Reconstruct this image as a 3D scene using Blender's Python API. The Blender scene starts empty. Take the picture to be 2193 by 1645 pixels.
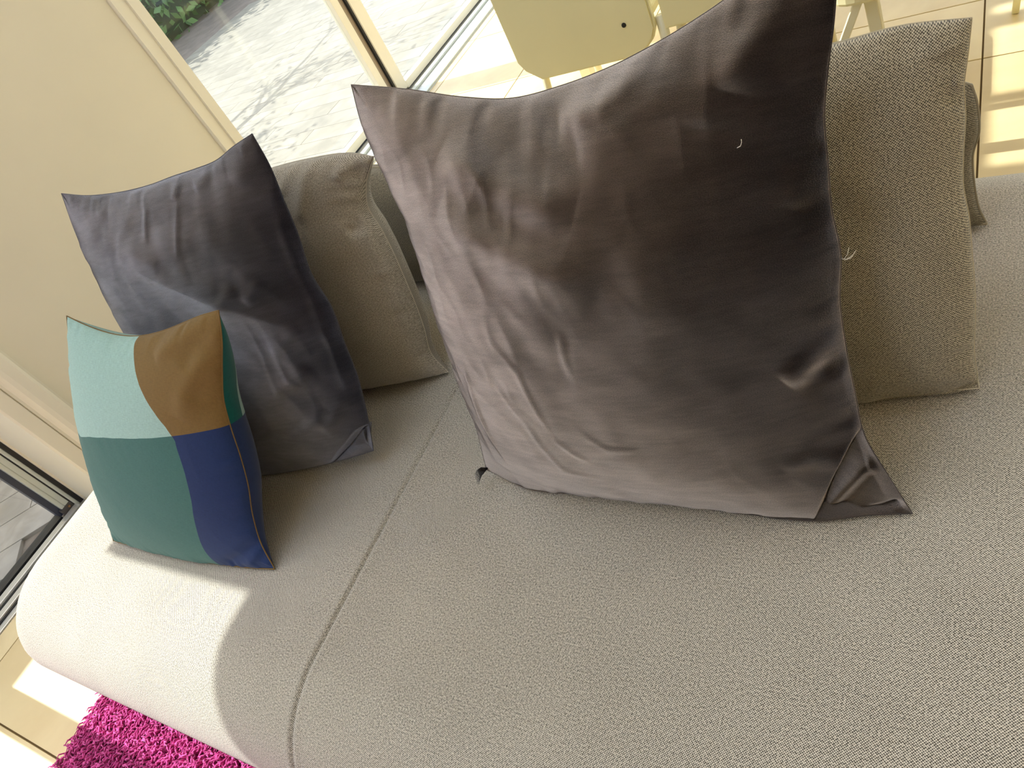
import bpy, bmesh, math, random
import numpy as np
from mathutils import Matrix, Vector

SC = bpy.context.scene
COL = SC.collection

# ---------------------------------------------------------------- camera, sky, sun, exposure
CAM_H = 1.26316
cam_d = bpy.data.cameras.new('camera'); cam = bpy.data.objects.new('camera', cam_d); COL.objects.link(cam)
RX = (0.8346828, 0.3659638, -0.4115521)          # world -> picture axes (right, down, forward), one row each
RY = (0.0167215, -0.7637793, -0.6452609)
RZ = (-0.5504771, 0.5317064, -0.6436329)
cam.matrix_world = Matrix(((RX[0], -RY[0], -RZ[0], 0.0), (RX[1], -RY[1], -RZ[1], 0.0), (RX[2], -RY[2], -RZ[2], CAM_H), (0, 0, 0, 1)))
cam_d.sensor_fit = 'HORIZONTAL'; cam_d.sensor_width = 36.0; cam_d.lens = 1569.501 / 2193.0 * 36.0
cam_d.clip_start = 0.02; cam_d.clip_end = 200
SC.camera = cam

SUN_TAN = 1.11                                   # the sun stands over the terrace, straight across the sofa
world = bpy.data.worlds.new('sky'); SC.world = world; world.use_nodes = True
wn = world.node_tree.nodes; wl = world.node_tree.links
for n in list(wn): wn.remove(n)
w_out = wn.new('ShaderNodeOutputWorld'); w_bg = wn.new('ShaderNodeBackground'); w_sky = wn.new('ShaderNodeTexSky')
w_sky.sky_type = 'NISHITA'; w_sky.sun_disc = False; w_sky.sun_elevation = math.atan(SUN_TAN); w_sky.sun_rotation = math.radians(-90)
w_sky.air_density = 1.0; w_sky.dust_density = 3.0; w_sky.ozone_density = 1.0
w_mix = wn.new('ShaderNodeMixRGB'); w_mix.inputs[0].default_value = 0.62; w_mix.inputs[2].default_value = (1.95, 2.12, 2.45, 1)
wl.new(w_sky.outputs[0], w_mix.inputs[1]); wl.new(w_mix.outputs[0], w_bg.inputs[0]); w_bg.inputs[1].default_value = SKY_STRENGTH = 1.3
wl.new(w_bg.outputs[0], w_out.inputs[0])
sun_d = bpy.data.lights.new('sun', 'SUN'); sun_d.energy = 10.0; sun_d.angle = math.radians(0.5); sun_d.color = (1.0, 0.97, 0.92)
sun = bpy.data.objects.new('sun', sun_d); COL.objects.link(sun)
sun.rotation_euler = Vector((1, 0, -SUN_TAN)).to_track_quat('-Z', 'Y').to_euler(); sun.location = (-8, 0, 10)
SC.view_settings.view_transform = 'Standard'; SC.view_settings.look = 'None'
SC.view_settings.gamma = 1.0; SC.view_settings.use_curve_mapping = False
SC.view_settings.exposure = EXPOSURE = -0.42
SC.cycles.max_bounces = 10; SC.cycles.diffuse_bounces = 6; SC.cycles.transparent_max_bounces = 16
SC.cycles.sample_clamp_indirect = 8.0

# ---------------------------------------------------------------- helpers
def srgb(r, g, b):
    f = lambda c: (c/255/12.92) if c <= 10 else ((c/255+.055)/1.055)**2.4
    return (f(r), f(g), f(b), 1.0)

def mesh_obj(name, verts, faces, mat=None, parent=None, smooth=True, uvs=None, uvs2=None):
    me = bpy.data.meshes.new(name)
    me.from_pydata([tuple(map(float, v)) for v in verts], [], [tuple(map(int, f)) for f in faces])
    for nm, u in (('UVMap', uvs), ('st', uvs2)):
        if u is not None:
            lay = me.uv_layers.new(name=nm)
            li = np.zeros(len(me.loops), dtype=np.int32); me.loops.foreach_get('vertex_index', li)
            lay.data.foreach_set('uv', np.asarray(u, dtype=np.float32)[li].ravel())
    if smooth: me.polygons.foreach_set('use_smooth', [True]*len(me.polygons))
    if mat: me.materials.append(mat)
    me.update()
    o = bpy.data.objects.new(name, me); COL.objects.link(o)
    if parent: o.parent = parent
    return o

def bm_obj(name, bm, mat=None, parent=None, smooth=False):
    me = bpy.data.meshes.new(name); bm.to_mesh(me); bm.free()
    if mat: me.materials.append(mat)
    if smooth: me.polygons.foreach_set('use_smooth', [True]*len(me.polygons))
    o = bpy.data.objects.new(name, me); COL.objects.link(o)
    if parent: o.parent = parent
    return o

def add_box(bm, x0, x1, y0, y1, z0, z1, bev=0.0):
    m = Matrix.Translation(((x0+x1)/2, (y0+y1)/2, (z0+z1)/2)) @ Matrix.Diagonal((abs(x1-x0), abs(y1-y0), abs(z1-z0), 1))
    r = bmesh.ops.create_cube(bm, size=1.0, matrix=m)
    if bev > 0:
        es = list({e for v in r['verts'] for e in v.link_edges})
        bmesh.ops.bevel(bm, geom=es, offset=bev, segments=2, affect='EDGES', profile=0.6)

def box(name, dims, mat, parent=None, bev=0.0):
    bm = bmesh.new(); add_box(bm, *dims, bev); return bm_obj(name, bm, mat, parent)

def boxes(name, lst, mat, parent=None, bev=0.0):
    bm = bmesh.new()
    for d in lst: add_box(bm, *d, bev)
    return bm_obj(name, bm, mat, parent)

def prism(name, pts, z0, z1, mat, parent=None, smooth=False):
    """extrude a closed plan outline upwards"""
    n = len(pts)
    v = [(p[0], p[1], z0) for p in pts] + [(p[0], p[1], z1) for p in pts]
    f = [(i, (i+1) % n, n+(i+1) % n, n+i) for i in range(n)] + [tuple(range(n-1, -1, -1)), tuple(range(n, 2*n))]
    o = mesh_obj(name, v, f, mat, parent, smooth)
    bm = bmesh.new(); bm.from_mesh(o.data); bmesh.ops.recalc_face_normals(bm, faces=bm.faces); bm.to_mesh(o.data); bm.free()
    return o

def tube_geo(pts, rad, sides=6, closed=False):
    pts = [Vector(p) for p in pts]; n = len(pts); V = []; Fc = []
    rr = rad if hasattr(rad, '__len__') else [rad]*n
    up = Vector((0.13, 0.21, 0.97)); prev = None
    for i, p in enumerate(pts):
        a = pts[(i-1) % n] if (closed or i > 0) else p; b = pts[(i+1) % n] if (closed or i < n-1) else p
        d = (b-a).normalized() if (b-a).length > 1e-9 else Vector((0, 0, 1))
        if prev is None:
            x = d.cross(up)
            if x.length < 1e-3: x = d.cross(Vector((1, 0, 0)))
        else: x = prev - d*prev.dot(d)
        x.normalize(); y = d.cross(x); prev = x
        for k in range(sides):
            t = 2*math.pi*k/sides; V.append(p + (x*math.cos(t)+y*math.sin(t))*rr[i])
    m = n if closed else n-1
    for i in range(m):
        for k in range(sides):
            a = i*sides+k; b = i*sides+(k+1) % sides; c = ((i+1) % n)*sides
            Fc.append((a, b, c+(k+1) % sides, c+k))
    if not closed:
        Fc.append(tuple(range(sides-1, -1, -1))); Fc.append(tuple(range((n-1)*sides, n*sides)))
    return V, Fc

def tube(name, pts, rad, mat, parent=None, sides=6, closed=False):
    V, Fc = tube_geo(pts, rad, sides, closed); return mesh_obj(name, V, Fc, mat, parent)

def empty(name, loc, label, cat, group=None):
    o = bpy.data.objects.new(name, None); COL.objects.link(o); o.location = loc; o.empty_display_size = 0.1
    o['label'] = label; o['category'] = cat
    if group: o['group'] = group
    return o

def tag(o, label, cat, group=None, kind=None):
    o['label'] = label; o['category'] = cat
    if group: o['group'] = group
    if kind: o['kind'] = kind
    return o

def struct(o): o['kind'] = 'structure'; return o

def settle(root):
    """children were built in world coordinates: keep them in place under a moved root"""
    inv = Matrix.Translation(root.location).inverted()
    for c in root.children: c.matrix_parent_inverse = inv

# ---------------------------------------------------------------- materials
def new_mat(name):
    m = bpy.data.materials.new(name); m.use_nodes = True
    nt = m.node_tree; return m, nt, nt.nodes['Principled BSDF'], nt.nodes, nt.links

def nd(ns, typ, **kw):
    n = ns.new(typ)
    for k, v in kw.items(): setattr(n, k, v)
    return n

def mix_col(ns, ls, fac, a, b, mode='MIX'):
    n = ns.new('ShaderNodeMixRGB'); n.blend_type = mode
    for i, v in ((0, fac), (1, a), (2, b)):
        if hasattr(v, 'is_output'): ls.new(v, n.inputs[i])
        else: n.inputs[i].default_value = v
    return n.outputs[0]

def math_n(ns, ls, op, a, b=None, c=None):
    n = ns.new('ShaderNodeMath'); n.operation = op
    for i, v in enumerate((a, b, c)):
        if v is None: continue
        if hasattr(v, 'is_output'): ls.new(v, n.inputs[i])
        else: n.inputs[i].default_value = v
    return n.outputs[0]

def ramp(ns, ls, fac, stops):
    n = ns.new('ShaderNodeValToRGB'); ls.new(fac, n.inputs[0]); cr = n.color_ramp
    while len(cr.elements) < len(stops): cr.elements.new(0.5)
    for e, (p, c) in zip(cr.elements, stops): e.position = p; e.color = c
    return n.outputs[0]

def plain(name, col, rough=0.5, metal=0.0, noise=0.0, scale=8.0, spec=0.5):
    m, nt, p, ns, ls = new_mat(name)
    p.inputs['Roughness'].default_value = rough; p.inputs['Metallic'].default_value = metal
    p.inputs['Specular IOR Level'].default_value = spec
    if noise:
        tc = nd(ns, 'ShaderNodeTexCoord'); t = nd(ns, 'ShaderNodeTexNoise'); t.inputs['Scale'].default_value = scale; t.inputs['Detail'].default_value = 5
        ls.new(tc.outputs['Object'], t.inputs['Vector'])
        lo = tuple(c*(1-noise) for c in col[:3])+(1,); hi = tuple(min(1, c*(1+noise)) for c in col[:3])+(1,)
        ls.new(ramp(ns, ls, t.outputs['Fac'], [(0.3, lo), (0.7, hi)]), p.inputs['Base Color'])
    else: p.inputs['Base Color'].default_value = col
    return m

def weave(name, dark, light, per=0.0028, bump=0.5, sheen=0.25):
    """two-tone nubby weave, threads in metres along the cloth's own UV"""
    m, nt, p, ns, ls = new_mat(name)
    uv = nd(ns, 'ShaderNodeUVMap', uv_map='UVMap'); sx = nd(ns, 'ShaderNodeSeparateXYZ'); 
    nz = nd(ns, 'ShaderNodeTexNoise'); nz.inputs['Scale'].default_value = 160; nz.inputs['Detail'].default_value = 2
    ls.new(uv.outputs[0], nz.inputs['Vector'])
    add = nd(ns, 'ShaderNodeVectorMath', operation='MULTIPLY_ADD'); ls.new(nz.outputs['Color'], add.inputs[0])
    add.inputs[1].default_value = (per*.3, per*.3, 0); ls.new(uv.outputs[0], add.inputs[2])
    ls.new(add.outputs[0], sx.inputs[0])
    k = 2*math.pi/per
    a = math_n(ns, ls, 'SINE', math_n(ns, ls, 'MULTIPLY', sx.outputs[0], k))
    b = math_n(ns, ls, 'SINE', math_n(ns, ls, 'MULTIPLY', sx.outputs[1], k))
    ab = math_n(ns, ls, 'MULTIPLY_ADD', math_n(ns, ls, 'MULTIPLY', a, b), 0.5, 0.5)
    n2 = nd(ns, 'ShaderNodeTexNoise'); n2.inputs['Scale'].default_value = 420; n2.inputs['Detail'].default_value = 1
    ls.new(uv.outputs[0], n2.inputs['Vector'])
    f = math_n(ns, ls, 'MULTIPLY_ADD', math_n(ns, ls, 'SUBTRACT', n2.outputs['Fac'], 0.5), 1.1, ab)
    n3 = nd(ns, 'ShaderNodeTexNoise'); n3.inputs['Scale'].default_value = 9; n3.inputs['Detail'].default_value = 4
    ls.new(uv.outputs[0], n3.inputs['Vector'])
    f2 = math_n(ns, ls, 'MULTIPLY_ADD', math_n(ns, ls, 'SUBTRACT', n3.outputs['Fac'], 0.5), 0.12, f)
    ls.new(ramp(ns, ls, f2, [(0.16, dark), (0.80, light)]), p.inputs['Base Color'])
    p.inputs['Roughness'].default_value = 0.92; p.inputs['Specular IOR Level'].default_value = 0.15
    p.inputs['Sheen Weight'].default_value = sheen; p.inputs['Sheen Roughness'].default_value = 0.5
    bp = nd(ns, 'ShaderNodeBump'); bp.inputs['Strength'].default_value = bump; bp.inputs['Distance'].default_value = 0.0006
    ls.new(ab, bp.inputs['Height']); ls.new(bp.outputs[0], p.inputs['Normal'])
    return m

def velvet(name, base, tint, sheen=1.0, rough=0.35, nap=0.45, lean=0.45):
    m, nt, p, ns, ls = new_mat(name)
    uv = nd(ns, 'ShaderNodeUVMap', uv_map='UVMap')
    mp = nd(ns, 'ShaderNodeMapping'); mp.inputs['Scale'].default_value = (6, 17, 1); ls.new(uv.outputs[0], mp.inputs[0])
    t = nd(ns, 'ShaderNodeTexNoise'); t.inputs['Scale'].default_value = 1.0; t.inputs['Detail'].default_value = 7; t.inputs['Roughness'].default_value = 0.62
    t.inputs['Distortion'].default_value = 0.4; ls.new(mp.outputs[0], t.inputs['Vector'])
    t2 = nd(ns, 'ShaderNodeTexNoise'); t2.inputs['Scale'].default_value = 900; t2.inputs['Detail'].default_value = 1; ls.new(uv.outputs[0], t2.inputs['Vector'])
    mp3 = nd(ns, 'ShaderNodeMapping'); mp3.inputs['Scale'].default_value = (28, 170, 1); ls.new(uv.outputs[0], mp3.inputs[0])
    t3 = nd(ns, 'ShaderNodeTexNoise'); t3.inputs['Scale'].default_value = 1.0; t3.inputs['Detail'].default_value = 4; ls.new(mp3.outputs[0], t3.inputs['Vector'])
    fine = math_n(ns, ls, 'MULTIPLY_ADD', math_n(ns, ls, 'SUBTRACT', t2.outputs['Fac'], 0.5), 1.0, t.outputs['Fac'])
    fine = math_n(ns, ls, 'MULTIPLY_ADD', math_n(ns, ls, 'SUBTRACT', t3.outputs['Fac'], 0.5), 0.30, fine)
    lo = tuple(c*(1-nap) for c in base[:3])+(1,); hi = tuple(c*(1+nap) for c in base[:3])+(1,)
    ls.new(ramp(ns, ls, fine, [(0.30, lo), (0.68, hi)]), p.inputs['Base Color'])
    p.inputs['Roughness'].default_value = 0.9; p.inputs['Specular IOR Level'].default_value = 0.06
    bp = nd(ns, 'ShaderNodeBump'); bp.inputs['Strength'].default_value = 0.22; bp.inputs['Distance'].default_value = 0.002
    # the pile is brushed to one side, more in some patches than in others
    ge = nd(ns, 'ShaderNodeNewGeometry'); n4 = nd(ns, 'ShaderNodeTexNoise'); n4.inputs['Scale'].default_value = 5.5; n4.inputs['Detail'].default_value = 4; n4.inputs['Distortion'].default_value = 0.7
    ls.new(uv.outputs[0], n4.inputs['Vector'])
    kk = math_n(ns, ls, 'MULTIPLY_ADD', n4.outputs['Fac'], lean*1.5, lean*.08)
    sc = nd(ns, 'ShaderNodeVectorMath', operation='SCALE'); sc.inputs[0].default_value = (-.95, -.12, .22); ls.new(kk, sc.inputs['Scale'])
    av = nd(ns, 'ShaderNodeVectorMath', operation='ADD'); ls.new(ge.outputs['Normal'], av.inputs[0]); ls.new(sc.outputs[0], av.inputs[1])
    nm = nd(ns, 'ShaderNodeVectorMath', operation='NORMALIZE'); ls.new(av.outputs[0], nm.inputs[0]); ls.new(nm.outputs[0], bp.inputs['Normal'])
    ls.new(fine, bp.inputs['Height']); ls.new(bp.outputs[0], p.inputs['Normal'])
    sh = nd(ns, 'ShaderNodeBsdfSheen'); sh.distribution = 'ASHIKHMIN'; sh.inputs['Roughness'].default_value = rough
    tl = tuple(c*sheen*.6 for c in tint[:3])+(1,); th = tuple(c*sheen for c in tint[:3])+(1,)
    ls.new(ramp(ns, ls, fine, [(0.30, tl), (0.70, th)]), sh.inputs['Color']); ls.new(bp.outputs[0], sh.inputs['Normal'])
    ad = nd(ns, 'ShaderNodeAddShader'); ls.new(p.outputs[0], ad.inputs[0]); ls.new(sh.outputs[0], ad.inputs[1])
    ls.new(ad.outputs[0], ns['Material Output'].inputs['Surface'])
    return m

def cotton(name, col, var=0.12):
    m, nt, p, ns, ls = new_mat(name)
    uv = nd(ns, 'ShaderNodeUVMap', uv_map='UVMap')
    mp = nd(ns, 'ShaderNodeMapping'); mp.inputs['Scale'].default_value = (120, 700, 1); ls.new(uv.outputs[0], mp.inputs[0])
    t = nd(ns, 'ShaderNodeTexNoise'); t.inputs['Scale'].default_value = 1; t.inputs['Detail'].default_value = 3; ls.new(mp.outputs[0], t.inputs['Vector'])
    mp2 = nd(ns, 'ShaderNodeMapping'); mp2.inputs['Scale'].default_value = (700, 120, 1); ls.new(uv.outputs[0], mp2.inputs[0])
    t2 = nd(ns, 'ShaderNodeTexNoise'); t2.inputs['Scale'].default_value = 1; t2.inputs['Detail'].default_value = 3; ls.new(mp2.outputs[0], t2.inputs['Vector'])
    f = math_n(ns, ls, 'MULTIPLY_ADD', math_n(ns, ls, 'ADD', t.outputs['Fac'], t2.outputs['Fac']), 0.5, 0.0)
    lo = tuple(c*(1-var) for c in col[:3])+(1,); hi = tuple(min(1, c*(1+var)) for c in col[:3])+(1,)
    ls.new(ramp(ns, ls, f, [(0.35, lo), (0.65, hi)]), p.inputs['Base Color'])
    p.inputs['Roughness'].default_value = 0.9; p.inputs['Specular IOR Level'].default_value = 0.15; p.inputs['Sheen Weight'].default_value = 0.15
    bp = nd(ns, 'ShaderNodeBump'); bp.inputs['Strength'].default_value = 0.2; bp.inputs['Distance'].default_value = 0.0006
    ls.new(f, bp.inputs['Height']); ls.new(bp.outputs[0], p.inputs['Normal'])
    return m

def stone(name, lo, hi, rough=0.3, scale=3.0, grain=0.06):
    """tile with soft clouds, each tile shifted by its own random number"""
    m, nt, p, ns, ls = new_mat(name)
    tc = nd(ns, 'ShaderNodeNewGeometry'); oi = nd(ns, 'ShaderNodeObjectInfo')
    mp = nd(ns, 'ShaderNodeVectorMath', operation='MULTIPLY_ADD'); ls.new(oi.outputs['Random'], mp.inputs[0]); mp.inputs[1].default_value = (37, 53, 11)
    ls.new(tc.outputs['Position'], mp.inputs[2])
    t = nd(ns, 'ShaderNodeTexNoise'); t.inputs['Scale'].default_value = scale; t.inputs['Detail'].default_value = 6; t.inputs['Roughness'].default_value = 0.55; t.inputs['Distortion'].default_value = 0.8
    ls.new(mp.outputs[0], t.inputs['Vector'])
    c = ramp(ns, ls, t.outputs['Fac'], [(0.32, lo), (0.66, hi)])
    v = math_n(ns, ls, 'MULTIPLY_ADD', oi.outputs['Random'], grain*2, 1-grain)
    hs = nd(ns, 'ShaderNodeHueSaturation'); ls.new(v, hs.inputs['Value']); ls.new(c, hs.inputs['Color'])
    ls.new(hs.outputs[0], p.inputs['Base Color']); p.inputs['Roughness'].default_value = rough
    return m

def glass(name):
    m = bpy.data.materials.new(name); m.use_nodes = True; nt = m.node_tree; ns, ls = nt.nodes, nt.links
    for n in list(ns): ns.remove(n)
    o = nd(ns, 'ShaderNodeOutputMaterial'); mx = nd(ns, 'ShaderNodeMixShader'); tr = nd(ns, 'ShaderNodeBsdfTransparent'); gl = nd(ns, 'ShaderNodeBsdfGlossy')
    lw = nd(ns, 'ShaderNodeLayerWeight'); lw.inputs[0].default_value = 0.5          # Schlick reflectance, the same on both faces of a thin pane
    fr = nd(ns, 'ShaderNodeMath', operation='MULTIPLY_ADD'); pw = nd(ns, 'ShaderNodeMath', operation='POWER'); pw.inputs[1].default_value = 5.0
    ls.new(lw.outputs['Facing'], pw.inputs[0]); ls.new(pw.outputs[0], fr.inputs[0]); fr.inputs[1].default_value = 0.9; fr.inputs[2].default_value = 0.035
    tr.inputs[0].default_value = (0.95, 0.97, 0.95, 1); gl.inputs['Roughness'].default_value = 0.02
    ls.new(fr.outputs[0], mx.inputs[0]); ls.new(tr.outputs[0], mx.inputs[1]); ls.new(gl.outputs[0], mx.inputs[2]); ls.new(mx.outputs[0], o.inputs[0])
    return m

M = dict(
    wall=plain('cream_plaster', srgb(226, 218, 198), 0.75, noise=0.03, scale=3),
    casing=plain('cream_casing_paint', srgb(232, 225, 208), 0.45, noise=0.02, scale=5),
    ceiling=plain('white_ceiling_paint', srgb(235, 230, 220), 0.8),
    grout=plain('brown_grout', srgb(98, 78, 42), 0.9),
    tile=stone('beige_stone_tile', srgb(206, 184, 138), srgb(228, 211, 168), 0.45, 2.2),
    paver=stone('grey_timber_look_paver', srgb(132, 125, 118), srgb(160, 152, 144), 0.6, 7.0),
    plank=stone('pale_terrace_plank', srgb(116, 112, 101), srgb(141, 136, 124), 0.6, 5.0),
    earth=plain('paving_bed', srgb(120, 108, 98), 0.95, noise=0.2),
    alu=plain('white_aluminium', srgb(206, 212, 206), 0.35, noise=0.02),
    alu_bright=plain('satin_sill', srgb(200, 200, 196), 0.3, 0.4),
    gasket=plain('black_gasket', srgb(28, 28, 30), 0.5),
    glass=glass('window_glass'),
    screw=plain('brass_screw', srgb(190, 150, 110), 0.35, 0.9),
    sofa=weave('taupe_sofa_weave', srgb(66, 61, 53), srgb(230, 223, 211), 0.0029),
    cush=weave('beige_cushion_weave', srgb(60, 54, 44), srgb(198, 188, 166), 0.0030),
    cush_grey=weave('grey_beige_cushion_weave', srgb(112, 104, 94), srgb(198, 189, 174), 0.0030),
    back=weave('shaded_bolster_weave', srgb(64, 60, 50), srgb(160, 151, 132), 0.0030),  # beige cushion cloth, darker and greyer to carry the shade behind the cushions
    thread=plain('sewing_thread', srgb(96, 90, 78), 0.9),
    white_thread=plain('loose_white_thread', srgb(225, 220, 205), 0.9),
    velvet=velvet('brown_velvet', srgb(32, 26, 25), (0.86, 0.76, 0.71, 1), .95, .6),
    velvet2=velvet('charcoal_velvet', srgb(30, 26, 30), (0.72, 0.72, 0.82, 1), .7, .6, .45, .24),
    zipper=plain('dark_zip', srgb(30, 26, 26), 0.5),
    aqua=cotton('pale_aqua_cotton', srgb(160, 192, 184)),
    olive=cotton('olive_brown_cotton', srgb(124, 98, 56)),
    teal=cotton('muted_teal_cotton', srgb(68, 110, 104)),
    navy=cotton('navy_cotton', srgb(36, 53, 96)),
    dteal=cotton('deep_teal_cotton', srgb(8, 92, 88)),
    rugback=plain('rug_backing', srgb(120, 30, 84), 0.95),
    chair=plain('cream_lacquer', srgb(232, 224, 180), 0.4, noise=0.02),
    steel=plain('cream_painted_steel', srgb(236, 230, 200), 0.3),
    cap=plain('black_screw_cap', srgb(14, 12, 12), 0.5),
    dark=plain('dark_plastic_foot', srgb(60, 58, 54), 0.6),
    bark=plain('grey_bark', srgb(92, 82, 70), 0.9, noise=0.3, scale=20),
    leaf=plain('green_leaf', srgb(86, 120, 66), 0.6, noise=0.3, scale=3),
    render=plain('pale_garden_render', srgb(206, 200, 186), 0.85, noise=0.05),
)

def pile_mat():
    m, nt, p, ns, ls = new_mat('magenta_wool')
    g = nd(ns, 'ShaderNodeNewGeometry'); t = nd(ns, 'ShaderNodeTexNoise'); t.inputs['Scale'].default_value = 60; t.inputs['Detail'].default_value = 3
    ls.new(g.outputs['Position'], t.inputs['Vector'])
    ls.new(ramp(ns, ls, t.outputs['Fac'], [(0.3, srgb(170, 38, 116)), (0.7, srgb(232, 92, 176))]), p.inputs['Base Color'])
    p.inputs['Roughness'].default_value = 0.9; p.inputs['Sheen Weight'].default_value = 0.3; p.inputs['Specular IOR Level'].default_value = 0.1
    return m
M['pile'] = pile_mat()

# ---------------------------------------------------------------- floor and ceiling
XI, XO = -2.30, -2.62                                  # inner and outer face of the window wall
floor = struct(box('floor', (-2.47, 3.4, -3.2, 6.4, -0.06, -0.004), M['grout']))
xs = [-2.47] + [-1.845+.6*k for k in range(0, 9)] + [3.4]
xs = [-2.47, -2.372] + xs[1:]
ys = [-3.2] + [-.151+.6*k for k in range(-5, 11)] + [6.4]
tile_cache = {}
def floor_tile(x0, x1, y0, y1, parent, mat, ztop=0.0, th=0.012, gap=0.0022, bev=0.0015):
    w, h = round(x1-x0, 3), round(y1-y0, 3); key = (w, h, mat.name)
    if key not in tile_cache:
        bm = bmesh.new(); add_box(bm, -w/2+gap, w/2-gap, -h/2+gap, h/2-gap, -th, 0, bev)
        me = bpy.data.meshes.new('tile'); bm.to_mesh(me); bm.free(); me.materials.append(mat); tile_cache[key] = me
    o = bpy.data.objects.new('tile', tile_cache[key]); COL.objects.link(o); o.location = ((x0+x1)/2, (y0+y1)/2, ztop); o.parent = parent
    return o
for i in range(len(xs)-1):
    for j in range(len(ys)-1):
        x0, x1, y0, y1 = xs[i], xs[i+1], ys[j], ys[j+1]
        if x1-x0 < .02 or y1-y0 < .02: continue
        if -1.25 < x0 < -.06 and y0 < 2.59 < y1:      # the cut row behind the sofa
            floor_tile(x0, x1, y0, 2.59, floor, M['tile']); floor_tile(x0, x1, 2.59, y1, floor, M['tile'])
        else: floor_tile(x0, x1, y0, y1, floor, M['tile'])
HC = 3.5
SKX0, SKX1, SKY0, SKY1 = -2.25, -.3, -.5, 1.45      # unseen rooflight opening, added to brighten the seat
ceiling = struct(boxes('ceiling', [(XO, SKX0, -3.3, 6.5, HC, HC+.2), (SKX1, .6, -3.3, 6.5, HC, HC+.2), (2.6, 3.5, -3.3, 6.5, HC, HC+.2), (.6, 2.6, -3.3, 2.6, HC, HC+.2), (.6, 2.6, 5.2, 6.5, HC, HC+.2), (SKX0, SKX1, -3.3, SKY0, HC, HC+.2), (SKX0, SKX1, SKY1, 6.5, HC, HC+.2)], M['ceiling']))
struct(box('added_rooflight', (SKX0, SKX1, SKY0, SKY1, HC+.08, HC+.088), M['glass'])); struct(box('added_rooflight_back', (.6, 2.6, 2.6, 5.2, HC+.08, HC+.088), M['glass']))  # unseen roof glazing added to brighten the sofa and the back floor

# ---------------------------------------------------------------- window wall: pier, lintels, clerestory
Y_REV, Y_FAR = 0.500, 1.735            # door reveal in front, window reveal behind
FRONT0, FAR1 = -2.7, 4.9
HEAD = 2.135
wall = struct(boxes('wall_left', [
    (XO, XI, Y_REV, Y_FAR, -0.06, HC), (XO, XI, FRONT0, Y_REV, HEAD, HC), (XO, XI, -3.3, FRONT0, -0.06, HC),
    (XO, XI, Y_FAR, FAR1, 2.10, 2.53), (XO, XI, Y_FAR, FAR1, 3.36, HC), (XO, XI, FAR1, 6.5, -0.06, HC)], M['wall']))
struct(boxes('wall_back', [(XO, -2.0, 6.3, 6.5, -0.06, HC), (3.1, 3.5, 6.3, 6.5, -0.06, HC), (-2.0, 3.1, 6.3, 6.5, -.06, .3), (-2.0, 3.1, 6.3, 6.5, 3.0, HC)], M['wall']))
struct(box('added_back_window', (-2.0, 3.1, 6.38, 6.388, .3, 3.0), M['glass']))  # unseen window added to bring light from the back
struct(boxes('wall_right', [(3.3, 3.5, -3.3, 6.3, -0.06, HC)], M['wall']))
struct(boxes('wall_front', [(XI, 3.3, -3.3, -3.1, -0.06, 0.35), (XI, 3.3, -3.3, -3.1, 2.9, HC), (XI, -1.9, -3.3, -3.1, .35, 2.9), (-0.5, 3.3, -3.3, -3.1, .35, 2.9)], M['wall']))

# casing round the pier's front edge: a dark shadow bead, a rounded board, a groove, a flat return
bev_pts = [(XI-.01, .632), (XI+.004, .632), (XI+.004, .6235), (XI+.020, .6215), (XI+.024, .612), (XI+.024, .585), (XI+.020, .572), (XI+.010, .564), (XI+.006, .558),
           (XI+.006, .5505), (XI-.002, .5495), (XI-.002, .5475), (XI+.006, .5465), (XI+.006, .506), (XI+.002, .5005), (XI-.01, .5005)]
struct(prism('trim_1', bev_pts, 0.0, 2.3, M['casing']))
far_pts = [(XI-.01, 1.640), (XI+.006, 1.640), (XI+.012, 1.644), (XI+.012, 1.658), (XI+.006, 1.662), (XI+.003, 1.663), (XI+.003, 1.694), (XI+.010, 1.696), (XI+.010, 1.736), (XI-.01, 1.736)]
struct(prism('trim_2', far_pts, 0.0, 2.3, M['casing']))
struct(box('baseboard_left', (XI, XI+.014, .635, 1.638, 0, .09), M['casing'], bev=.004))

# front sliding door
door = struct(bpy.data.objects.new('door_1', None)); COL.objects.link(door); door.location = (-2.6, .4, 0)
ZT = HEAD
box('jamb', (-2.66, -2.575, .4935, .500, 0, ZT), M['casing'], door)
box('gasket', (-2.66, -2.585, .4795, .4935, 0, ZT), M['gasket'], door)
box('frame', (-2.655, -2.590, .4680, .4795, 0, ZT), M['alu'], door, .002)
boxes('gasket', [(-2.655, -2.597, .4640, .4680, 0.012, ZT)], M['gasket'], door)
stl = boxes('stile', [(-2.645, -2.598, .446, .464, .034, ZT), (-2.645, -2.600, .4445, .446, .034, ZT), (-2.645, -2.597, .432, .4445, .034, ZT)], M['alu'], door, .0015)
box('gasket', (-2.640, -2.612, .412, .432, .014, ZT), plain('shaded_edge', srgb(58, 64, 82), .4), door)  # dark blue colour stands in for shadow on the stile's return
box('shoe', (-2.648, -2.596, .424, .466, .010, .034), plain('dark_shoe', srgb(84, 80, 80), .5), door, .002)
bm = bmesh.new(); bmesh.ops.create_cone(bm, cap_ends=True, segments=16, radius1=.0045, radius2=.0038, depth=.004, matrix=Matrix.Translation((-2.594, .452, .024)) @ Matrix.Rotation(math.pi/2, 4, 'Y'))
bm_obj('screw', bm, M['screw'], door)
box('pane', (-2.630, -2.622, -.067, .414, .020, ZT), M['glass'], door)
boxes('rail', [(-2.645, -2.600, -.067, .414, .006, .020)], M['gasket'], door, .001)
box('stile', (-2.650, -2.596, -.165, -.067, .012, ZT), M['alu'], door, .002)
box('sill', (-2.63, -2.47, FRONT0, .4935, -.05, .004), M['alu_bright'], door, .002)
boxes('track', [(-2.592, -2.560, FRONT0, .470, .004, .016)], M['alu_bright'], door, .002)
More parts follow.
